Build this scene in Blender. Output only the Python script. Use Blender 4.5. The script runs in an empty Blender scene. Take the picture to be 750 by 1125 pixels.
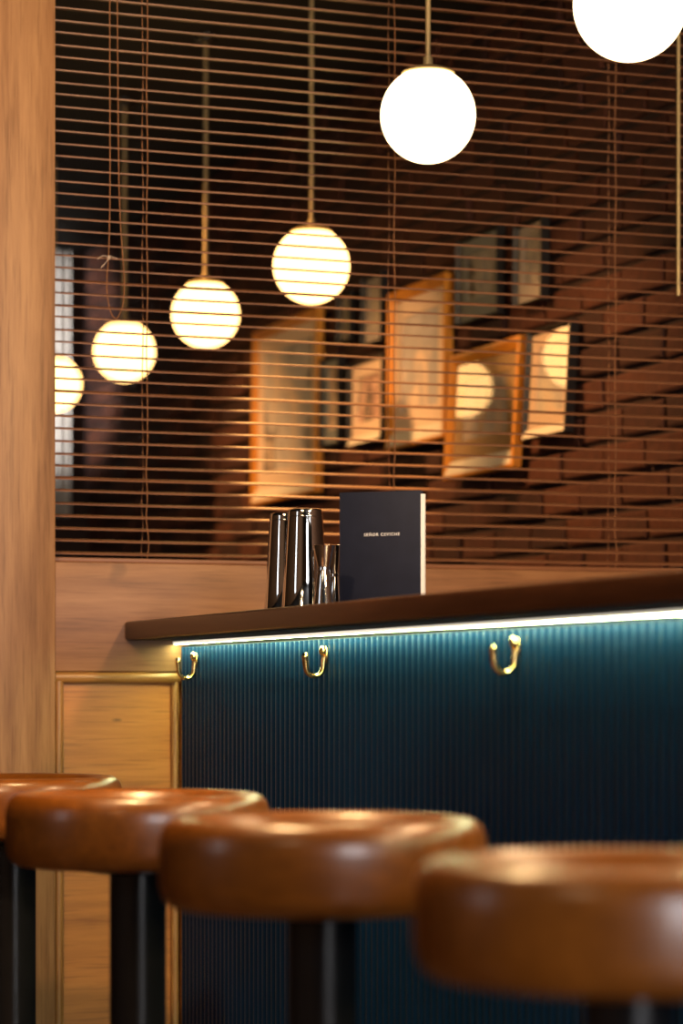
import bpy, bmesh, math, random
from mathutils import Vector, Matrix
random.seed(7)
SC = bpy.context.scene
COL = SC.collection
H = 0.90            # eye height
F = 2800.0          # focal length in pixels of a 750 x 1125 frame
YAW = math.radians(20.6)
CY, SY = math.cos(YAW), math.sin(YAW)
HOR = 760.0         # horizon row
CEIL = 2.795
PART_Y = 5.112      # front face of the timber partition
WALL_X = 2.83       # brick wall
CNT_X = 1.565       # front of the counter
TOP_Z = H + 0.1455  # upper face of the worktop

# ------------------------------------------------------------ helpers
def on_y(px, py, Y):
    """point of the plane y=Y seen at a pixel of the photograph"""
    r = (px - 375) / F
    t = Y / (CY - r * SY)
    return Vector((t * (SY + r * CY), Y, H + (HOR - py) / F * t))
def on_x(px, py, X):
    r = (px - 375) / F
    t = X / (SY + r * CY)
    return Vector((X, t * (CY - r * SY), H + (HOR - py) / F * t))
def at_t(px, t):
    r = (px - 375) / F
    return Vector((t * (SY + r * CY), t * (CY - r * SY), 0))

def link(o, parent=None):
    COL.objects.link(o)
    if parent: o.parent = parent
    return o
def tag(o, label=None, cat=None, group=None, kind=None):
    if label: o['label'] = label
    if cat: o['category'] = cat
    if group: o['group'] = group
    if kind: o['kind'] = kind
    return o
def empty(name, loc=(0, 0, 0), rz=0.0):
    o = bpy.data.objects.new(name, None)
    o.location = loc; o.rotation_euler = (0, 0, rz)
    o.empty_display_size = .1
    return link(o)

class MB:
    def __init__(s): s.bm = bmesh.new()
    def add(s, other, M=None):
        me = bpy.data.meshes.new('tmp'); other.to_mesh(me); other.free()
        if M is not None: me.transform(M)
        s.bm.from_mesh(me); bpy.data.meshes.remove(me)
        return s
    def box(s, a, b, bev=0.0, seg=2, M=None):
        t = bmesh.new()
        bmesh.ops.create_cube(t, size=1)
        d = [b[i] - a[i] for i in range(3)]
        bmesh.ops.scale(t, vec=d, verts=t.verts)
        bmesh.ops.translate(t, vec=[(a[i] + b[i]) / 2 for i in range(3)], verts=t.verts)
        if bev > 0:
            bmesh.ops.bevel(t, geom=list(t.edges), offset=bev, segments=seg, profile=.5, affect='EDGES')
        return s.add(t, M)
    def lathe(s, prof, n=48, M=None, cap=True):
        t = bmesh.new(); rings = []
        for r, z in prof:
            if r < 1e-6: rings.append([t.verts.new((0, 0, z))])
            else: rings.append([t.verts.new((r * math.cos(2 * math.pi * k / n), r * math.sin(2 * math.pi * k / n), z)) for k in range(n)])
        for A, B in zip(rings, rings[1:]):
            for k in range(n):
                k2 = (k + 1) % n
                vs = [A[k % len(A)], A[k2 % len(A)], B[k2 % len(B)], B[k % len(B)]]
                u = []
                for v in vs:
                    if v not in u: u.append(v)
                if len(u) > 2: t.faces.new(u)
        bmesh.ops.recalc_face_normals(t, faces=t.faces)
        return s.add(t, M)
    def tube(s, pts, rad, n=10, M=None, capped=True):
        t = bmesh.new()
        P = [Vector(p) for p in pts]
        R = rad if isinstance(rad, (list, tuple)) else [rad] * len(P)
        prevN = None; rings = []
        for i, p in enumerate(P):
            d = (P[min(i + 1, len(P) - 1)] - P[max(i - 1, 0)]).normalized()
            if prevN is None:
                a = Vector((0, 0, 1)) if abs(d.z) < .9 else Vector((1, 0, 0))
                N = d.cross(a).normalized()
            else:
                N = (prevN - d * prevN.dot(d)).normalized()
            prevN = N; B = d.cross(N)
            rings.append([t.verts.new(p + (N * math.cos(2 * math.pi * k / n) + B * math.sin(2 * math.pi * k / n)) * R[i]) for k in range(n)])
        for A, B2 in zip(rings, rings[1:]):
            for k in range(n):
                t.faces.new((A[k], A[(k + 1) % n], B2[(k + 1) % n], B2[k]))
        if capped:
            t.faces.new(rings[0][::-1]); t.faces.new(rings[-1])
        bmesh.ops.recalc_face_normals(t, faces=t.faces)
        return s.add(t, M)
    def sphere(s, c, r, sc=(1, 1, 1), seg=24, rings=14, M=None):
        t = bmesh.new()
        bmesh.ops.create_uvsphere(t, u_segments=seg, v_segments=rings, radius=r)
        bmesh.ops.scale(t, vec=sc, verts=t.verts)
        bmesh.ops.translate(t, vec=c, verts=t.verts)
        return s.add(t, M)
    def build(s, name, mat, parent=None, smooth=True, angle=40):
        me = bpy.data.meshes.new(name)
        s.bm.to_mesh(me); s.bm.free()
        for m in (mat if isinstance(mat, (list, tuple)) else [mat]): me.materials.append(m)
        if smooth:
            for p in me.polygons: p.use_smooth = True
            try: me.set_sharp_from_angle(angle=math.radians(angle))
            except Exception: pass
        return link(bpy.data.objects.new(name, me), parent)

def copy_tree(o, parent=None):
    c = o.copy(); COL.objects.link(c)
    if parent: c.parent = parent
    for ch in list(o.children): copy_tree(ch, c)
    return c

# ------------------------------------------------------------ materials
def newmat(name):
    m = bpy.data.materials.new(name); m.use_nodes = True
    nt = m.node_tree; b = nt.nodes['Principled BSDF']
    return m, nt, b
def N(nt, typ, **kw):
    n = nt.nodes.new(typ)
    for k, v in kw.items():
        if hasattr(n, k): setattr(n, k, v)
        else: n.inputs[k].default_value = v
    return n
def ramp(nt, src, stops):
    r = N(nt, 'ShaderNodeValToRGB'); e = r.color_ramp.elements
    while len(e) < len(stops): e.new(.5)
    for el, (p, c) in zip(e, stops): el.position = p; el.color = (*c, 1)
    nt.links.new(src, r.inputs[0]); return r
def mixc(nt, a, b, fac, mode='MIX'):
    m = N(nt, 'ShaderNodeMix', data_type='RGBA', blend_type=mode)
    if hasattr(fac, 'is_output'): nt.links.new(fac, m.inputs[0])
    else: m.inputs[0].default_value = fac
    for s, v in ((6, a), (7, b)):
        if hasattr(v, 'is_output'): nt.links.new(v, m.inputs[s])
        else: m.inputs[s].default_value = (*v, 1)
    return m.outputs[2]
def bump(nt, b, src, strength=.2, dist=.002):
    n = N(nt, 'ShaderNodeBump'); n.inputs['Strength'].default_value = strength; n.inputs['Distance'].default_value = dist
    nt.links.new(src, n.inputs['Height']); nt.links.new(n.outputs[0], b.inputs['Normal'])

def plain(name, col, rough=.5, metal=0.0, coat=0.0, noise=.12, scale=30):
    m, nt, b = newmat(name)
    tc = N(nt, 'ShaderNodeTexCoord')
    nz = N(nt, 'ShaderNodeTexNoise', Scale=scale, Detail=4.0)
    nt.links.new(tc.outputs['Object'], nz.inputs['Vector'])
    r = ramp(nt, nz.outputs['Fac'], [(.3, [c * (1 - noise) for c in col]), (.7, [min(1, c * (1 + noise)) for c in col])])
    nt.links.new(r.outputs[0], b.inputs['Base Color'])
    b.inputs['Roughness'].default_value = rough; b.inputs['Metallic'].default_value = metal
    b.inputs['Coat Weight'].default_value = coat
    return m
def wood(name, dark, mid, light, axis='Z', rough=.45, coat=0.0, dens=1.0, stain=0.0, contrast=1.0):
    m, nt, b = newmat(name)
    tc = N(nt, 'ShaderNodeTexCoord'); mp = N(nt, 'ShaderNodeMapping')
    s = {'X': (.7, 9, 9), 'Y': (9, .7, 9), 'Z': (9, 9, .7)}[axis]
    mp.inputs['Scale'].default_value = [v * dens for v in s]
    nt.links.new(tc.outputs['Object'], mp.inputs['Vector'])
    big = N(nt, 'ShaderNodeTexNoise', Scale=1.3, Detail=3.0, Distortion=.6); nt.links.new(mp.outputs[0], big.inputs['Vector'])
    fib = N(nt, 'ShaderNodeTexNoise', Scale=7.0, Detail=6.0, Roughness=.65); nt.links.new(mp.outputs[0], fib.inputs['Vector'])
    mp2 = N(nt, 'ShaderNodeMapping')
    s2 = {'X': (2.5, 60, 60), 'Y': (60, 2.5, 60), 'Z': (60, 60, 2.5)}[axis]
    mp2.inputs['Scale'].default_value = [v * dens for v in s2]
    nt.links.new(tc.outputs['Object'], mp2.inputs['Vector'])
    por = N(nt, 'ShaderNodeTexNoise', Scale=3.0, Detail=3.0); nt.links.new(mp2.outputs[0], por.inputs['Vector'])
    a = N(nt, 'ShaderNodeMath', operation='MULTIPLY'); a.inputs[1].default_value = .55 * contrast
    nt.links.new(big.outputs['Fac'], a.inputs[0])
    c = N(nt, 'ShaderNodeMath', operation='MULTIPLY_ADD'); c.inputs[1].default_value = .45
    nt.links.new(fib.outputs['Fac'], c.inputs[0]); nt.links.new(a.outputs[0], c.inputs[2])
    r = ramp(nt, c.outputs[0], [(.34, dark), (.5, mid), (.66, light)])
    pr = ramp(nt, por.outputs['Fac'], [(.32, (.55, .5, .45)), (.46, (1, 1, 1))])
    col = mixc(nt, r.outputs[0], pr.outputs[0], .55, 'MULTIPLY')
    if stain:
        st = N(nt, 'ShaderNodeTexNoise', Scale=11.0, Detail=2.0); nt.links.new(tc.outputs['Object'], st.inputs['Vector'])
        sr = ramp(nt, st.outputs['Fac'], [(.70, (1, 1, 1)), (.78, (.35, .36, .36))])
        col = mixc(nt, col, sr.outputs[0], stain, 'MULTIPLY')
    nt.links.new(col, b.inputs['Base Color'])
    b.inputs['Roughness'].default_value = rough; b.inputs['Coat Weight'].default_value = coat
    b.inputs['Coat Roughness'].default_value = .12
    bump(nt, b, por.outputs['Fac'], .12, .001)
    return m
def emit(name, col, strength):
    m, nt, b = newmat(name)
    nt.nodes.remove(b)
    e = N(nt, 'ShaderNodeEmission'); e.inputs[0].default_value = (*col, 1); e.inputs[1].default_value = strength
    nt.links.new(e.outputs[0], nt.nodes['Material Output'].inputs[0]); return m

M_post = wood('oak_post', (.17, .070, .024), (.30, .142, .055), (.43, .225, .095), 'Z', .5, contrast=1.1)
M_rail = wood('oak_rail', (.20, .082, .030), (.31, .138, .054), (.40, .195, .082), 'X', .5, stain=.5)
M_panel = wood('oak_panel', (.38, .132, .021), (.50, .186, .032), (.59, .236, .050), 'X', .42, contrast=.9)
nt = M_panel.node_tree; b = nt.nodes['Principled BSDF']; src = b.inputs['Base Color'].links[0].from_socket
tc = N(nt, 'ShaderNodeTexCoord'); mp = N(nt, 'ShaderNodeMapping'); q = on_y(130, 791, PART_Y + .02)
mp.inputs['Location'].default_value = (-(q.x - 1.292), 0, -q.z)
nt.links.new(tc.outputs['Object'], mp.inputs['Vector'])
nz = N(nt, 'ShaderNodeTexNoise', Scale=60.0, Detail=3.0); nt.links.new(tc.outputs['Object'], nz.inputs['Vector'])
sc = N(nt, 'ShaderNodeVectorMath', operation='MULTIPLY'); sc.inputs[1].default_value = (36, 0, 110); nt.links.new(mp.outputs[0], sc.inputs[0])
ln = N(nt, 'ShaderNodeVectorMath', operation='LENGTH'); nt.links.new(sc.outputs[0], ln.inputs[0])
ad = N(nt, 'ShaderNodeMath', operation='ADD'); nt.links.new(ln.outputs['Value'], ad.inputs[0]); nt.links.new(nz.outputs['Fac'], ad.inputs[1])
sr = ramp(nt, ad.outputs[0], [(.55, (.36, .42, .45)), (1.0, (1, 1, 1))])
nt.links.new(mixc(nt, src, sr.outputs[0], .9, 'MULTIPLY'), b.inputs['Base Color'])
M_mould = wood('oak_moulding', (.22, .095, .026), (.36, .165, .045), (.44, .21, .06), 'X', .35)
M_mouldv = wood('oak_moulding_upright', (.20, .085, .024), (.33, .15, .042), (.42, .2, .06), 'Z', .35)
M_top = wood('worktop_varnish', (.022, .007, .003), (.042, .014, .006), (.07, .025, .011), 'Y', .3, 0)
M_under = plain('shaded_underside', (.014, .010, .008), .9)  # near-black tone carries the shade under the worktop
M_seat = wood('seat_varnish', (.15, .043, .0040), (.23, .070, .0070), (.30, .100, .011), 'X', .31, .15, contrast=.5)
M_slat = wood('slat_varnish', (.18, .070, .030), (.25, .102, .044), (.31, .132, .058), 'X', .45, 0)
M_cord = plain('blind_cord', (.26, .11, .042), .8)
M_cordw = plain('cord_ends', (.55, .42, .33), .8)
M_blackmetal = plain('black_steel', (.007, .007, .008), .22, 0.0, .2)
M_brass = plain('brass', (.80, .52, .20), .18, 1.0)
M_rod = plain('aged_brass', (.48, .36, .17), .42, .35)
M_chrome = plain('polished_steel', (.80, .79, .77), .06, 1.0, 0, .03)
M_navy = plain('menu_cover', (.013, .016, .033), .6)
M_navy.node_tree.nodes['Principled BSDF'].inputs['Specular IOR Level'].default_value = .2
M_paper = plain('paper', (.88, .88, .88), .8, noise=.03)
M_white = plain('lettering', (.92, .92, .92), .6, noise=.01)
M_black = plain('black_frame', (.010, .008, .007), .4)
M_framewood = wood('frame_oak', (.58, .20, .02), (.72, .28, .03), (.82, .36, .05), 'Z', .35)
M_litrail = plain('lit_rail_cream', (.80, .72, .58), .8, noise=.03)  # cream tone paints the strong light on the lower frame rails
M_floor = wood('floorboards', (.05, .022, .010), (.09, .042, .02), (.13, .06, .03), 'Y', .4)
M_ceil = plain('ceiling_paint', (.004, .003, .003), .8)
M_wall = plain('dark_plaster', (.016, .004, .0035), .8)
M_wallfront = plain('front_plaster', (.15, .085, .045), .8)
M_curtain = plain('grey_cloth', (.72, .70, .68), .9)
M_mortar = plain('mortar', (.030, .012, .008), .95, scale=60)

# reeded lacquer
M_reed, nt, b = newmat('reeded_lacquer')
tc = N(nt, 'ShaderNodeTexCoord'); nz = N(nt, 'ShaderNodeTexNoise', Scale=6.0, Detail=3.0)
nt.links.new(tc.outputs['Object'], nz.inputs['Vector'])
r = ramp(nt, nz.outputs['Fac'], [(.3, (.0016, .0185, .053)), (.7, (.0021, .0220, .063))])
nt.links.new(r.outputs[0], b.inputs['Base Color']); b.inputs['Roughness'].default_value = .38; b.inputs['Specular IOR Level'].default_value = .16

# bricks: each brick of the mesh is an island with its own tone
M_brick, nt, b = newmat('old_brick')
geo = N(nt, 'ShaderNodeNewGeometry'); tc = N(nt, 'ShaderNodeTexCoord')
r = ramp(nt, geo.outputs['Random Per Island'], [(0, (.028, .0055, .003)), (.4, (.060, .014, .0055)), (.75, (.095, .025, .010)), (1, (.075, .022, .012))])
nz = N(nt, 'ShaderNodeTexNoise', Scale=28.0, Detail=6.0, Roughness=.7); nt.links.new(tc.outputs['Object'], nz.inputs['Vector'])
r2 = ramp(nt, nz.outputs['Fac'], [(.3, (.5, .48, .46)), (.65, (1.1, 1.08, 1.05))])
nt.links.new(mixc(nt, r.outputs[0], r2.outputs[0], .8, 'MULTIPLY'), b.inputs['Base Color'])
b.inputs['Roughness'].default_value = .85
bump(nt, b, nz.outputs['Fac'], .6, .006)

# clear pane
M_pane, nt, b = newmat('clear_pane')
nt.nodes.remove(b)
tr = N(nt, 'ShaderNodeBsdfTransparent'); gl = N(nt, 'ShaderNodeBsdfGlossy'); gl.inputs['Roughness'].default_value = .02
fr = N(nt, 'ShaderNodeFresnel'); gb = N(nt, 'ShaderNodeNewGeometry')
io = N(nt, 'ShaderNodeMapRange'); io.inputs['To Min'].default_value = 1.5; io.inputs['To Max'].default_value = 1 / 1.5
nt.links.new(gb.outputs['Backfacing'], io.inputs['Value']); nt.links.new(io.outputs[0], fr.inputs[0])
mx = N(nt, 'ShaderNodeMixShader')
nt.links.new(fr.outputs[0], mx.inputs[0]); nt.links.new(tr.outputs[0], mx.inputs[1]); nt.links.new(gl.outputs[0], mx.inputs[2])
nt.links.new(mx.outputs[0], nt.nodes['Material Output'].inputs[0])

def art_mat(name, cols, scale, seed):
    m, nt, b = newmat(name)
    tc = N(nt, 'ShaderNodeTexCoord'); mp = N(nt, 'ShaderNodeMapping')
    mp.inputs['Location'].default_value = (seed, seed * .7, seed * 1.3); mp.inputs['Scale'].default_value = (1, 1, .8)
    nt.links.new(tc.outputs['Object'], mp.inputs['Vector'])
    nz = N(nt, 'ShaderNodeTexNoise', Scale=scale, Detail=2.5, Distortion=.4); nt.links.new(mp.outputs[0], nz.inputs['Vector'])
    k = len(cols)
    r = ramp(nt, nz.outputs['Fac'], [(.3 + .4 * i / (k - 1), c) for i, c in enumerate(cols)])
    nt.links.new(r.outputs[0], b.inputs['Base Color']); b.inputs['Roughness'].default_value = .7
    return m
M_globe = emit('opal_glow', (1, .74, .40), 4.5)
M_globeback = emit('opal_glow_warm', (1, .57, .19), 5.4)
M_led = emit('led_glow', (1.0, .86, .68), .98)
M_ledunder = emit('led_glow_below', (.85, 1.0, .50), 108.0)

# ------------------------------------------------------------ the room
def struct(name, mb, mat, label, cat, smooth=False):
    o = mb.build(name, mat, None, smooth); tag(o, label, cat, None, 'structure'); return o
X0, X1, Y0, Y1 = -2.6, WALL_X, -4.0, 10.6
struct('floor', MB().box((X0 - .1, Y0 - .1, -.08), (X1 + .12, Y1 + .1, 0)), M_floor, 'dark floorboards running under the bar', 'floor')
struct('ceiling', MB().box((X0 - .1, Y0 - .1, CEIL), (X1 + .12, Y1 + .1, CEIL + .08)), M_ceil, 'dark painted ceiling above the pendants', 'ceiling')
struct('wall_back', MB().box((X0, Y1, 0), (X1 + .1, Y1 + .1, CEIL)), M_wall, 'dark back wall of the far room', 'wall')
struct('wall_left', MB().box((X0 - .1, Y0, 0), (X0, Y1, CEIL)), M_wallfront, 'dark left wall outside the frame', 'wall')
struct('wall_front', MB().box((X0, Y0 - .1, 0), (X1 + .1, Y0, CEIL)), M_wallfront, 'wall behind the viewer', 'wall')
# brick wall: backing + every brick with its own depth, all one wall
w = MB()
bm = w.bm
def brick(y0, y1, z0, z1, d):
    j = lambda a: random.uniform(-a, a)
    vs = []
    for x, e in ((WALL_X + .05, 0), (WALL_X + d, .0035)):
        for (y, z) in ((y0, z0), (y1, z0), (y1, z1), (y0, z1)):
            vs.append(bm.verts.new((x + (j(.004) if e else 0), y + j(.003), z + j(.003))))
    a, c = vs[:4], vs[4:]
    cy, cz = (y0 + y1) / 2, (z0 + z1) / 2
    mid = []
    for v in c:
        mid.append(v)
    inner = [bm.verts.new((v.co.x - .003 - random.random() * .003, v.co.y + (cy - v.co.y) * .07, v.co.z + (cz - v.co.z) * .16)) for v in c]
    for k in range(4):
        k2 = (k + 1) % 4
        bm.faces.new((a[k], a[k2], c[k2], c[k])); bm.faces.new((c[k], c[k2], inner[k2], inner[k]))
    bm.faces.new(inner)
zc, row = 0.0, 0
while zc < CEIL - .02:
    hgt = .071
    y = 4.9 - (.12 if row % 2 else 0)
    while y < Y1:
        L = .215 + random.uniform(-.012, .012)
        brick(max(y, 4.9), min(y + L, Y1), zc + .002, min(zc + hgt, CEIL), random.uniform(-.006, .006))
        y += L + .013
    zc += hgt + .0135; row += 1
bmesh.ops.recalc_face_normals(bm, faces=bm.faces)
w2 = MB().box((WALL_X + .012, Y0, 0), (WALL_X + .12, Y1, CEIL))
for f in w.bm.faces: f.material_index = 0
me = bpy.data.meshes.new('t'); w2.bm.to_mesh(me); w2.bm.free()
n0 = len(w.bm.faces); w.bm.from_mesh(me); w.bm.faces.ensure_lookup_table()
for f in list(w.bm.faces)[n0:]: f.material_index = 1
o = w.build('wall_right', [M_brick, M_mortar], None, False)
tag(o, 'rough red brick wall with pale mortar behind the blind', 'wall', None, 'structure')

# ------------------------------------------------------------ timber partition
SILL = H + .268
PX0, PX1, PX2 = 1.095, 1.292, WALL_X - .012
PD = .10
part = empty('timber_partition', (PX1, PART_Y, 0))
tag(part, 'oak framed partition with broad post, deep rail and recessed lower panel', 'partition')
off = Matrix.Translation((-PX1, -PART_Y, 0))
def pbox(name, a, b, mat, bev=.002):
    return MB().box(a, b, bev, 2, off).build(name, mat, part)
pbox('post', (PX0, PART_Y - .008, 0), (PX1, PART_Y + PD, CEIL), M_post, .004)
pbox('sill_rail', (PX1, PART_Y, H + .042), (PX2, PART_Y + PD, SILL), M_rail, .003)
pbox('header_rail', (PX1, PART_Y, CEIL - .16), (PX2, PART_Y + PD, CEIL), M_rail, .003)
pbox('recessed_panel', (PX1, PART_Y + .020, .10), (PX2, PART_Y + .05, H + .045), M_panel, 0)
pbox('bottom_rail', (PX1, PART_Y, 0), (PX2, PART_Y + PD, .12), M_rail, .003)
# rounded mouldings round the panel
def mould(name, a, b, r, mat):
    """half round bead from a to b, flattened against the panel"""
    m = MB(); m.tube([a, b], r, 20); m.bm.transform(off); return m.build(name, mat, part)
mould('panel_moulding', (PX1 + .002, PART_Y + .012, H + .030), (CNT_X - .002, PART_Y + .012, H + .030), .0125, M_mould)
mould('panel_moulding', (PX1 + .011, PART_Y + .012, .12), (PX1 + .011, PART_Y + .012, H + .030), .010, M_mouldv)
mould('panel_moulding', (CNT_X - .012, PART_Y + .012, .12), (CNT_X - .012, PART_Y + .012, H + .030), .0085, M_mouldv)

# ------------------------------------------------------------ venetian blind
BY = PART_Y + .052
bl = empty('venetian_blind', (PX1, BY, SILL))
tag(bl, 'brown wooden venetian blind with open slats filling the opening above the rail', 'blind')
off = Matrix.Translation((-PX1, -BY, -SILL))
BX0, BX1 = PX1 + .006, PX2 - .008
pitch, SW = .0257, .031
z = SILL + .022
m = MB(); zs = []
while z < CEIL - .225:
    zs.append(z); z += pitch
nseg = 10
for i, z in enumerate(zs):
    tilt = math.radians(9.5 + random.uniform(-1.6, 1.6) + (random.choice((3, 5)) if random.random() < .12 else 0))
    dz0, dz1 = random.uniform(-.0012, .0012), random.uniform(-.0012, .0012)
    ct, st = math.cos(tilt), math.sin(tilt)
    t = bmesh.new(); prof = []
    for k in range(7):                       # slightly crowned slat section
        u = (k / 6 - .5) * SW; c = .0016 * (1 - (2 * k / 6 - 1) ** 2)
        prof.append((u, c + .0012))
    for k in range(6, -1, -1):
        u = (k / 6 - .5) * SW; c = .0016 * (1 - (2 * k / 6 - 1) ** 2)
        prof.append((u, c - .0012))
    rings = []
    for s in range(nseg + 1):
        q = s / nseg; x = BX0 + (BX1 - BX0) * q
        sag = -.0010 * math.sin(math.pi * ((q * 3) % 1)) 
        rings.append([t.verts.new((x, BY + u * ct - v * st, z + u * st + v * ct + dz0 * (1 - q) + dz1 * q + sag)) for u, v in prof])
    for A, B in zip(rings, rings[1:]):
        for k in range(14): t.faces.new((A[k], A[(k + 1) % 14], B[(k + 1) % 14], B[k]))
    t.faces.new(rings[0][::-1]); t.faces.new(rings[-1])
    bmesh.ops.recalc_face_normals(t, faces=t.faces)
    m.add(t, off)
m.build('slats', M_slat, bl)
MB().box((BX0, BY - .022, SILL + .001), (BX1, BY + .022, SILL + .011), .003, 2, off).build('bottom_rail', M_slat, bl)
MB().box((BX0, BY - .03, CEIL - .215), (BX1, BY + .03, CEIL - .16), .003, 2, off).build('head_rail', M_slat, bl)
for px in (159, 430, 672):
    X = on_y(px, 400, BY).x
    m = MB()
    for s in (-1, 1):
        pts = []
        for k in range(90):
            zz = SILL + .01 + (CEIL - .22 - SILL) * k / 89
            low = max(0, 1 - (zz - SILL) / .32)
            pts.append((X + .0012 * math.sin(zz * 23 + s) + low * .003 * math.sin(zz * 60 + s * 2), BY + s * (SW / 2 + .0015), zz))
        m.tube(pts, .0011, 6)
    for zz in zs:                             # rungs under each slat
        m.tube([(X, BY - SW / 2 - .0015, zz - .0055), (X, BY + SW / 2 + .0015, zz + .0025)], .0006, 4)
    m.bm.transform(off); m.build('ladder_cord', M_cord, bl)
YC = BY - .034
c1, c2, c3, c4 = on_y(120.5, 0, YC), on_y(128, 0, YC), on_y(119.5, 283, YC), on_y(134, 290, YC)
ztop = CEIL - .19
lp = [(c1.x, YC, ztop), (c1.x, YC, 2.2), (c1.x + .001, YC, 1.95), tuple(c3)]
for px, py in ((117.5, 300), (117, 318), (119, 334), (122.5, 346), (127, 351), (131.5, 346), (135.5, 333), (136.5, 315), (136, 298)):
    lp.append(tuple(on_y(px, py, YC)))
lp += [(c2.x + .006, YC, 1.9), (c2.x + .003, YC, 2.1), (c2.x, YC, ztop)]
def smooth_path(p, it=3):
    p = [Vector(q) for q in p]
    for _ in range(it):
        n = [p[0]]
        for a, b2 in zip(p, p[1:]): n += [a.lerp(b2, .25), a.lerp(b2, .75)]
        n.append(p[-1]); p = n
    return p
m = MB(); m.tube(smooth_path(lp), .0012, 6); m.bm.transform(off)
tcord = m.build('tilt_cord', M_cord, bl)
m = MB(); m.sphere(c3, .004, (1, 1, 1.2), 10, 8)
for pts in (((119.5, 283), (113, 280), (107, 285)), ((119.5, 284), (115, 290), (111, 294)), ((120, 281), (125, 283), (129, 284))):
    m.tube(smooth_path([tuple(on_y(a, b2, YC - .004)) for a, b2 in pts], 2), .0009, 6)
m.bm.transform(off); m.build('knot', M_cordw, tcord)
wx = on_y(745, 100, YC).x
m = MB(); m.tube([(wx, YC, CEIL - .2), (wx, YC, on_y(745, 325, YC).z)], .004, 12); m.bm.transform(off)
m.build('tilt_wand', M_rod, bl)

# ------------------------------------------------------------ counter
CY0 = 1.2
cn = empty('bar_counter', (CNT_X, CY0, 0))
tag(cn, 'bar counter with dark teal reeded front under the wooden worktop', 'bar counter')
off = Matrix.Translation((-CNT_X, -CY0, 0))
RT = H + .093
t = bmesh.new(); P = .026; cols = []
n = int((PART_Y - .004 - CY0) / P)
ys = PART_Y - .004
for i in range(n):
    for k in range(9):
        a = math.pi * k / 9
        cols.append((CNT_X + .003 - .0085 * math.sin(a) , ys - P * (i + .5 - .5 * math.cos(a))))
va = [t.verts.new((x, y, .09)) for x, y in cols]; vb = [t.verts.new((x, y, RT)) for x, y in cols]
vc = [t.verts.new((CNT_X + .02, y, RT)) for x, y in cols]
for k in range(len(cols) - 1):
    t.faces.new((va[k], va[k + 1], vb[k + 1], vb[k])); t.faces.new((vb[k], vb[k + 1], vc[k + 1], vc[k]))
bmesh.ops.recalc_face_normals(t, faces=t.faces)
MB().add(t, off).build('reeded_front', M_reed, cn, True, 50)
MB().box((CNT_X + .012, CY0, .0), (2.02, PART_Y - .003, H + .105), .002, 2, off).build('carcass', M_black, cn)
MB().box((CNT_X + .0, CY0, .0), (CNT_X + .02, PART_Y - .003, .09), .003, 2, off).build('plinth', M_black, cn)
# worktop
m = MB().box((1.440, CY0 - .06, H + .1075), (2.06, PART_Y - .003, TOP_Z), .005, 3)
wt = empty('worktop', (1.440, CY0 - .06, H + .1075)); off = Matrix.Translation((-1.440, -(CY0 - .06), -(H + .1075)))
m.bm.transform(off); m.build('slab', M_top, wt)
MB().box((1.446, CY0 - .05, H + .1068), (2.05, PART_Y - .004, H + .1078), 0, 1, off).build('underside_shade_sheet', M_under, wt)
tag(wt, 'thick dark stained wooden worktop running along the counter', 'worktop')
# led strip
LZ = H + .1065
ls = empty('light_strip', (CNT_X - .016, CY0, LZ)); tag(ls, 'glowing cream light strip tucked under the front of the worktop', 'light strip')
off = Matrix.Translation((-(CNT_X - .016), -CY0, -LZ))
m = MB().box((CNT_X - .022, CY0, H + .0988), (CNT_X - .012, PART_Y - .006, H + .1045), .001, 1, off)
o = m.build('diffuser', [M_led, M_ledunder], ls, False)
for p in o.data.polygons:
    if p.normal.z < -.9: p.material_index = 1
MB().box((CNT_X - .022, CY0, H + .1047), (CNT_X - .0055, PART_Y - .006, H + .1065), 0, 1, off).build('channel', M_black, ls)

# ------------------------------------------------------------ bag hooks
def make_hook():
    h = empty('bag_hook')
    m = MB()
    m.sphere((-.0030, 0, .042), .0080, (.5, .95, 2.0), 20, 14)          # back plate against the reeds
    m.build('back_plate', M_brass, h)
    m = MB()
    ctrl = [(-.006, 0, .040)] + [(-.0240 + .0165 * math.cos(a), 0, .0225 + .0175 * math.sin(a)) for a in [math.radians(-q) for q in (-10, 15, 40, 65, 90, 115, 140, 165)]] + [(-.0412, 0, .028), (-.0420, 0, .036)]
    sp = smooth_path(ctrl, 2)
    m.tube(sp, [.0055 - .0012 * math.sin(math.pi * i / (len(sp) - 1)) for i in range(len(sp))], 14)
    m.build('hook_arm', M_brass, h)
    m = MB(); m.sphere((-.0423, 0, .0395), .0060, (1, 1, 1.3), 18, 12); m.build('tip', M_brass, h)
    m = MB(); m.sphere((-.0085, 0, .0500), .0072, (.95, 1, 1.3), 18, 12); m.build('finial', M_brass, h)
    return h
hk = make_hook()
HX = CNT_X - .0055
hook_lab = ['brass bag hook on the teal counter nearest the oak panel',
            'brass bag hook on the teal counter below the steel shakers and menu',
            'brass bag hook on the teal counter farthest from the oak panel']
for i, (px, lab) in enumerate(zip((217, 359.5, 570), hook_lab)):
    h = hk if i == 0 else copy_tree(hk)
    p = on_x(px, 733, HX)
    h.location = (HX, p.y, H + .022); tag(h, lab, 'hook', 'brass bag hooks under the worktop')

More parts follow.
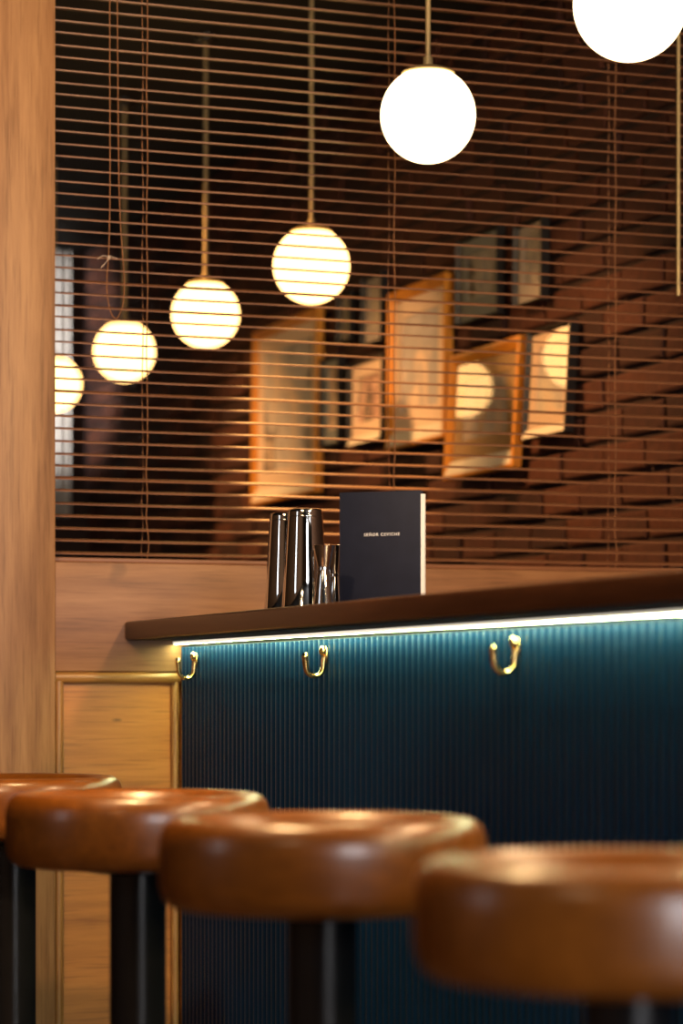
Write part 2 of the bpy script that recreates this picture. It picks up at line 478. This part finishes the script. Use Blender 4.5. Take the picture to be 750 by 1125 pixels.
# ------------------------------------------------------------ stools
def make_stool():
    s = empty('bar_stool')
    T = H - .146
    prof = [(0, T - .032), (.05, T - .0315), (.10, T - .028), (.132, T - .024), (.145, T - .014), (.1515, T - .006), (.158, T - .0012), (.165, T), (.172, T - .0008), (.179, T - .004), (.1855, T - .011), (.1895, T - .022),
            (.1905, T - .036), (.1905, T - .070), (.1890, T - .084), (.1845, T - .095), (.1770, T - .102), (.167, T - .104), (.10, T - .104), (0, T - .104)]
    MB().lathe(prof, 96).build('seat', M_seat, s, True, 60)
    MB().lathe([(0, T - .104), (.085, T - .104), (.085, T - .112), (.05, T - .118), (0, T - .118)], 40).build('seat_plate', M_blackmetal, s)
    MB().lathe([(0, .02), (.0405, .02), (.0405, T - .117), (0, T - .117)], 40).build('column', M_blackmetal, s, True, 50)
    MB().lathe([(0, 0), (.2, 0), (.205, .004), (.204, .010), (.19, .016), (.08, .024), (.05, .04), (.0408, .07), (0, .07)], 64).build('base', M_blackmetal, s)
    m = MB()
    m.tube([(.15 * math.cos(a * math.pi / 24), .15 * math.sin(a * math.pi / 24), .27) for a in range(49)], .010, 10, None, False)
    for k in range(3):
        a = k * 2 * math.pi / 3; m.tube([(.038 * math.cos(a), .038 * math.sin(a), .27), (.15 * math.cos(a), .15 * math.sin(a), .27)], .007, 8)
    m.build('foot_ring', M_blackmetal, s)
    return s
st0 = make_stool()
SX = 1.022
labs = ['bar stool farthest back beside the oak post, cut by the left edge',
        'polished brown bar stool standing before the oak panel, second from the back',
        'polished brown bar stool before the teal counter, third from the back',
        'large blurred bar stool nearest the viewer at lower right']
for i, (y, lab, rz) in enumerate(zip((4.34, 3.556, 2.781, 2.00), labs, (.3, 1.1, -.35, .15))):
    s = st0 if i == 0 else copy_tree(st0)
    s.location = (SX, y, 0); s.rotation_euler = (0, 0, rz)
    tag(s, lab, 'stool', 'bar stools along the counter')

# ------------------------------------------------------------ pendants
def make_pendant(h, mat, rod_r=.0055):
    """h: height of globe centre; the empty sits at the ceiling fixing"""
    p = empty('globe_pendant')
    R = .098; zc = h - CEIL
    prof = []
    for k in range(41):
        a = math.pi * k / 40
        zz = -R * math.cos(a)
        if zz > R * .865: break
        prof.append((R * math.sin(a), zc + zz))
    prof[0] = (0, prof[0][1])
    prof.append((.049, zc + R * .866))
    MB().lathe(prof, 64).build('globe_shade', mat, p, True, 60)
    z0 = zc + R * .862
    MB().lathe([(.040, z0), (.054, z0), (.0555, z0 + .002), (.050, z0 + .007), (.032, z0 + .013), (.016, z0 + .0165), (.0105, z0 + .019), (.0095, z0 + .034), (.0055, z0 + .036), (0, z0 + .036)], 40).build('cap', M_rod, p)
    MB().tube([(0, 0, z0 + .03), (0, 0, -.018)], rod_r, 14).build('rod', M_rod, p)
    MB().lathe([(0, -.024), (.015, -.024), (.030, -.016), (.034, -.004), (.034, 0), (0, 0)], 40).build('ceiling_rose', M_black, p)
    return p
rowlab = ['glowing globe pendant behind the blind, half hidden by the oak post',
          'glowing globe pendant behind the blind, directly below the looped cord, second from the oak post',
          'glowing globe pendant behind the blind, third from the oak post',
          'largest and nearest glowing globe pendant behind the blind slats']
pb = make_pendant(H + 1.089, M_globeback, .0065)
for i, (y, lab) in enumerate(zip((8.80, 7.88, 7.02, 6.125), rowlab)):
    p = pb if i == 0 else copy_tree(pb)
    p.location = (2.22, y, CEIL); tag(p, lab, 'pendant lamp', 'globe pendants behind the blind')
pf = make_pendant(H + 1.182, M_globe)
for i, (y, lab) in enumerate(zip((4.83, 3.925), ('whole white globe pendant hanging in front of the blind above the menu',
                                             'white globe pendant in the top right corner, cut by the frame'))):
    p = pf if i == 0 else copy_tree(pf)
    p.location = (2.005, y, CEIL); tag(p, lab, 'pendant lamp', 'globe pendants in front of the blind')

# ------------------------------------------------------------ pictures on the brick wall
peach = (.80, .60, .44); grey = (.55, .49, .45); dk = (.08, .06, .05); blue = (.34, .36, .35); cream = (.72, .62, .48)
pics = [  # x0, x1, top, bottom, frame, art colours, scale, label
    (277, 348, 351, 548, 'oak', [peach, (.6, .5, .42), grey, dk, peach], 5, 'tall oak framed picture on the brick wall, the farthest left of all'),
    (425, 489, 311, 488, 'oak', [peach, (.5, .46, .45), (.42, .38, .36), peach], 6, 'tall oak framed picture above the menu, with greyish print'),
    (493, 570, 380, 521, 'oak', [(.6, .38, .17), peach, grey, (.6, .38, .17)], 7, 'oak framed picture reflecting a globe, right of the tallest above the menu'),
    (578, 626, 358, 480, 'black', [peach, cream, grey, peach], 9, 'dark framed picture reflecting a globe, the farthest right of all'),
    (500, 546, 255, 352, 'black', [blue, grey, (.45, .42, .36), dk, grey], 9, 'dark framed picture with blue grey print, left of the top pair'),
    (563, 594, 242, 334, 'black', [grey, (.5, .46, .42), (.28, .28, .3), grey], 10, 'narrow dark framed picture, right of the top pair'),
    (381, 419, 394, 487, 'black', [peach, (.6, .36, .28), dk, peach], 10, 'small dark framed picture with peach print left of the tall oak frame'),
    (396, 418, 301, 378, 'black', [grey, cream, grey], 10, 'small dark framed picture upper left of the tall oak frame above the menu'),
    (351, 371, 392, 490, 'black', [blue, peach, (.3, .2, .15)], 11, 'narrow picture with bluish print between the left oak frame and a peach print'),
    (369, 384, 322, 376, 'black', [grey, blue, cream], 12, 'small pale picture just right of the nearest globe behind the blind'),
]
GX = WALL_X - .040
for i, (xa, xb, ta, bb, kind, cols, sc, lab) in enumerate(pics):
    A, B = on_x(xa, 500, GX), on_x(xb, 500, GX)
    xm = (xa + xb) / 2
    ztop, zbot = on_x(xm, ta, GX).z, on_x(xm, bb, GX).z
    yf, yn = A.y, B.y                       # far and near edges
    W, Hh = yf - yn, ztop - zbot
    D = .026
    LEAN = math.radians(3.3 if i in (2, 3) else .7)
    # frame local: x = out of the wall (negative), y along wall, z up from the bottom edge
    root = empty('framed_picture', (WALL_X - .0145 - Hh * math.sin(LEAN), (yf + yn) / 2, zbot))
    root.rotation_euler = (0, LEAN, 0)
    tag(root, lab, 'picture', 'framed pictures on the brick wall')
    fw = .032 if kind == 'oak' else .010
    fm = M_framewood if kind == 'oak' else M_black
    m = MB(); hw = W / 2
    t = bmesh.new()                          # splayed frame section, mitred
    def ring(inset, x): return [t.verts.new((x, sy * (hw - inset), zz)) for sy, zz in ((-1, inset), (1, inset), (1, Hh - inset), (-1, Hh - inset))]
    rs = [ring(.0, 0), ring(0, -D * .92), ring(.003, -D), ring(fw * .35, -D), ring(fw, -D * .55), ring(fw, 0)]
    for P_, Q_ in zip(rs, rs[1:] + rs[:1]):
        for k in range(4): t.faces.new((P_[k], P_[(k + 1) % 4], Q_[(k + 1) % 4], Q_[k]))
    bmesh.ops.recalc_face_normals(t, faces=t.faces)
    m.add(t).build('frame', fm, root, True, 25)
    # mount: board with window, then the print, then the pane
    bw = min(.05, W * .13); lo = .030
    t = bmesh.new()
    def ring2(i0, i1, x): return [t.verts.new((x, sy * (hw - i0), zz)) for sy, zz in ((-1, i1), (1, i1), (1, Hh - i0), (-1, Hh - i0))]
    r1, r2, r3 = ring2(fw - .002, fw - .002, -D * .40), ring2(fw + bw, fw + bw + .02, -D * .40), ring2(fw + bw + .002, fw + bw + .022, -D * .25)
    for P_, Q_ in ((r1, r2), (r2, r3)):
        for k in range(4): t.faces.new((P_[k], P_[(k + 1) % 4], Q_[(k + 1) % 4], Q_[k]))
    bmesh.ops.recalc_face_normals(t, faces=t.faces)
    MB().add(t).build('mount', art_mat('mount_tone', [[c * .95 for c in cols[0]], cols[0]], 3, i), root, False)
    MB().box((-D * .25, -hw + fw + .001, fw + .001), (-D * .12, hw - fw - .001, Hh - fw - .001)).build('print', art_mat('print_tone', cols, sc, i * 3.1), root, False)
    if i not in (0, 1, 6, 8): MB().box((-D * .52, -hw + fw - .001, fw - .001), (-D * .46, hw - fw + .001, Hh - fw + .001)).build('glass_pane', M_pane, root, False)
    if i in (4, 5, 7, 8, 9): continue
    # cream strip: bright light on the lower rail, put into the colour
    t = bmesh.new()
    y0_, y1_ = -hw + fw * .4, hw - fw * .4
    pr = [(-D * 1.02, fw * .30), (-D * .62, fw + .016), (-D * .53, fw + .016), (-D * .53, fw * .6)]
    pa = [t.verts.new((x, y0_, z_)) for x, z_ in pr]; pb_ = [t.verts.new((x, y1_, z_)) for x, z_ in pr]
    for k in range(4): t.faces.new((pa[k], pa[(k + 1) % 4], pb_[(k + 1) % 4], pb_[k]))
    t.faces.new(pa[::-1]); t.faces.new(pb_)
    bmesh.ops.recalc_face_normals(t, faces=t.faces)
    sl = MB().add(t).build('lit_rail_strip', M_litrail, root, False); sl['label'] = 'cream strip painting the light on the lower frame rail'

# ------------------------------------------------------------ pale curtain in the far room
ca, cb = on_y(50, 300, Y1 - .1), on_y(77, 300, Y1 - .1)
cz0, cz1 = on_y(64, 566, Y1 - .1).z, min(CEIL - .03, on_y(64, 262, Y1 - .1).z)
t = bmesh.new(); A = []; B = []
for k in range(61):
    x = ca.x - .12 + (cb.x - ca.x + .12) * k / 60
    y = Y1 - .07 + .022 * math.sin(k * .9) + .008 * math.sin(k * .37)
    A.append(t.verts.new((x, y, cz0))); B.append(t.verts.new((x, y - .004, cz1)))
for k in range(60): t.faces.new((A[k], A[k + 1], B[k + 1], B[k]))
c_root = empty('curtain', ((ca.x + cb.x) / 2, Y1 - .07, cz0)); tag(c_root, 'pale grey cloth curtain hanging on the far wall beside the oak post', 'curtain')
off = Matrix.Translation((-(ca.x + cb.x) / 2, -(Y1 - .07), -cz0))
m = MB().add(t, off); o = m.build('cloth', M_curtain, c_root, True, 180)
sm = o.modifiers.new('thick', 'SOLIDIFY'); sm.thickness = .004
m = MB(); m.tube([(ca.x - .16, Y1 - .07, cz1 + .005), (cb.x + .04, Y1 - .07, cz1 + .005)], .010, 10)
for x in (ca.x - .14, cb.x + .02): m.tube([(x, Y1 - .07, cz1 + .005), (x, Y1 + .001, cz1 + .005)], .006, 8)
m.bm.transform(off); m.build('curtain_rod', M_black, c_root)

# ------------------------------------------------------------ on the worktop
def shaker(name_lab, px, t):
    root = empty('cocktail_shaker', (*at_t(px, t).xy, TOP_Z))
    h = .1925
    prof = [(0, h - .006), (.020, h - .006), (.0265, h - .004), (.0290, h - .0005), (.0308, h), (.0322, h - .002), (.0326, h - .006), (.0340, h - .03), (.0400, .06), (.0438, .006), (.0448, .004), (.0450, .0015), (.0442, 0), (.0430, .0005), (.0425, .004)]
    MB().lathe(prof, 72).build('tin', M_chrome, root, True, 50)
    MB().lathe([(.0329, h - .012), (.0333, h - .0125), (.0333, h - .0145), (.0330, h - .015)], 72).build('bead', M_chrome, root)
    tag(root, name_lab, 'shaker', 'steel shaker tins on the worktop'); return root
shaker('upturned steel shaker tin at the far left of the worktop group', 315, 4.835)
shaker('upturned steel shaker tin in front of the other, beside the jigger', 335, 4.73)
def jigger(lab, px, t, h=.108, k=1.0):
    root = empty('jigger', (*at_t(px, t).xy, TOP_Z))
    prof = [(.0155, .002), (.0172, 0), (.0180, .0015), (.0176, .005), (.0145, .03), (.0112, .056), (.0098, .064), (.0092, .068), (.0105, .072), (.0140, .088), (.0180, h - .002), (.0184, h), (.0176, h + .0005), (.0168, h - .003), (.012, .082), (.0, .074)]
    MB().lathe([(r * k, z) for r, z in prof], 56).build('cups', M_chrome, root, True, 60)
    MB().lathe([(.0098 * k, .065), (.0108 * k, .066), (.0108 * k, .070), (.0098 * k, .071)], 40).build('waist_band', M_chrome, root)
    tag(root, lab, 'jigger', 'steel jiggers on the worktop'); return root
jigger('small steel jigger with narrow waist in front of the shaker tin', 355.5, 4.42)
jigger('steel jigger half hidden behind the left edge of the menu', 368.5, 4.66, .122, 1.0)
# menu: covers, pages and lettering
mt = 4.50
MW, MH = .150, .208
mp = at_t(418, mt)
menu = empty('menu', (mp.x, mp.y, TOP_Z), -YAW - math.radians(21))
tag(menu, 'upright dark navy menu with small white lettering beside the steel jiggers', 'menu')
MB().box((-MW / 2, -.0025, 0), (MW / 2, 0, MH), .0008, 2).build('front_cover', M_navy, menu)
MB().box((-MW / 2 + .004, .0006, .0005), (MW / 2 + .006, .0085, MH - .006), .0006, 1).build('pages', M_paper, menu)
MB().box((-MW / 2, .0095, 0), (MW / 2, .012, MH), .0008, 2).build('back_cover', M_navy, menu)
MB().box((-MW / 2 - .002, -.0023, 0), (-MW / 2 + .0015, .0118, MH), .0008, 2).build('spine', M_navy, menu)
cu = bpy.data.curves.new('lettering', 'FONT'); cu.body = 'SE\u00d1OR CEVICHE'; cu.align_x = 'CENTER'; cu.align_y = 'CENTER'
cu.size = .0080; cu.extrude = .00008; cu.space_character = 1.3; cu.offset = .00010
to = bpy.data.objects.new('tmp_text', cu); COL.objects.link(to)
bpy.context.view_layer.update()
me = bpy.data.meshes.new_from_object(to.evaluated_get(bpy.context.evaluated_depsgraph_get()))
bpy.data.objects.remove(to)
me.name = 'lettering'; me.materials.clear(); me.materials.append(M_white)
xs = [v.co.x for v in me.vertices]; k = .0665 / (max(xs) - min(xs))
me.transform(Matrix.Diagonal((k, k, 1, 1)))
lt = bpy.data.objects.new('lettering', me); link(lt, menu)
lt.rotation_euler = (math.pi / 2, 0, 0); lt.location = (.003, -.0027, MH * .634)
lt['label'] = 'small white capital lettering'

# ------------------------------------------------------------ light
def area(name, loc, target, sx, sy, power, col):
    l = bpy.data.lights.new(name, 'AREA'); l.shape = 'RECTANGLE'; l.size = sx; l.size_y = sy; l.energy = power; l.color = col
    o = bpy.data.objects.new(name, l); COL.objects.link(o); o.location = loc
    o.rotation_euler = (Vector(target) - Vector(loc)).to_track_quat('-Z', 'Y').to_euler(); return o
def point(name, loc, power, col, r=.09):
    l = bpy.data.lights.new(name, 'POINT'); l.energy = power; l.color = col; l.shadow_soft_size = r
    o = bpy.data.objects.new(name, l); COL.objects.link(o); o.location = loc; return o
def spot(name, loc, target, power, col, ang=70, r=.05, blend=.6):
    l = bpy.data.lights.new(name, 'SPOT'); l.energy = power; l.color = col; l.spot_size = math.radians(ang); l.spot_blend = blend; l.shadow_soft_size = r
    o = bpy.data.objects.new(name, l); COL.objects.link(o); o.location = loc
    o.rotation_euler = (Vector(target) - Vector(loc)).to_track_quat('-Z', 'Y').to_euler(); return o
warm = (1, .66, .34)
area('window_light', (1.1, -2.0, 1.45), (1.1, 4, 1.35), 1.4, 2.0, 115, (.95, .96, 1.0))
area('bar_fill', (2.78, -.3, 1.65), (.5, 2.6, .8), 2.4, 1.2, 18, (.86, .93, 1.0))  # added fill, no window in this wall; widens highlights on tins and seats
area('side_window_light', (-2.45, 3.2, 1.7), (2, 4.0, 1.0), .5, 1.4, 6, (.85, .92, 1.0))
area('room_fill', (.2, 2.9, 2.75), (1.2, 5.1, 1.0), .7, .7, 14, (1, .68, .37))  # unseen general fill added for the front room
spot('partition_fill', (-.3, 2.0, 2.65), (1.35, 5.1, 1.15), 185, (1, .66, .36), 46, .08, .5)  # added spot, cone shaped to brighten the partition and spare the stools
area('hall_fill', (-1.1, .6, 2.75), (-1.1, .6, 0), .8, .8, 16, (1, .72, .42))  # added warm fill for walls, floor and steel reflections
spot('stool_lamp', (.95, 3.6, 2.74), (1.02, 3.0, .75), 260, (1, .62, .27), 80, .12, .6)
for k, y in enumerate((3.02, 2.1, 1.2)):
    point('counter_lamp', (2.005, y, H + 1.182), 60, warm)
for y, pw in ((5.75, 210), (7.0, 195), (8.4, 195)):
    spot('wall_fill', (1.25, y + .1, 2.7), (2.83, y, 1.30), pw, (1, .50, .18), 46, .04, .9)  # added spots, cones kept low to brighten lower brick and pictures
tg = on_y(375, 470, BY)
spot('blind_fill', (1.95, 6.9, 2.7), tg, 850, (1, .47, .13), 14.5, .02, .4)  # unseen narrow spot added to brighten the lower slats from behind
spot('curtain_fill', (.3, 8.2, 2.0), (2.6, 10.5, 2.3), 1000, (1, .93, .86), 18, .1, .5)  # unseen spot added only to brighten the curtain

W = bpy.data.worlds.new('room_air'); SC.world = W; W.use_nodes = True
W.node_tree.nodes['Background'].inputs[0].default_value = (.9, .7, .5, 1)
W.node_tree.nodes['Background'].inputs[1].default_value = .02

# ------------------------------------------------------------ camera
cam = bpy.data.cameras.new('camera'); co = bpy.data.objects.new('camera', cam); COL.objects.link(co)
co.location = (0, 0, H); co.rotation_euler = (math.pi / 2, 0, -YAW)
cam.sensor_fit = 'AUTO'; cam.sensor_width = 36; cam.lens = F / 1125 * 36
cam.shift_y = (HOR - 562.5) / 1125
cam.clip_start = .05
cam.dof.use_dof = True; cam.dof.focus_distance = 4.75; cam.dof.aperture_fstop = 2.8
SC.camera = co
vs = SC.view_settings
SC.display_settings.display_device = 'sRGB'
vs.view_transform = 'Standard'; vs.look = 'None'; vs.exposure = 0.0; vs.gamma = 1.0; vs.use_curve_mapping = False
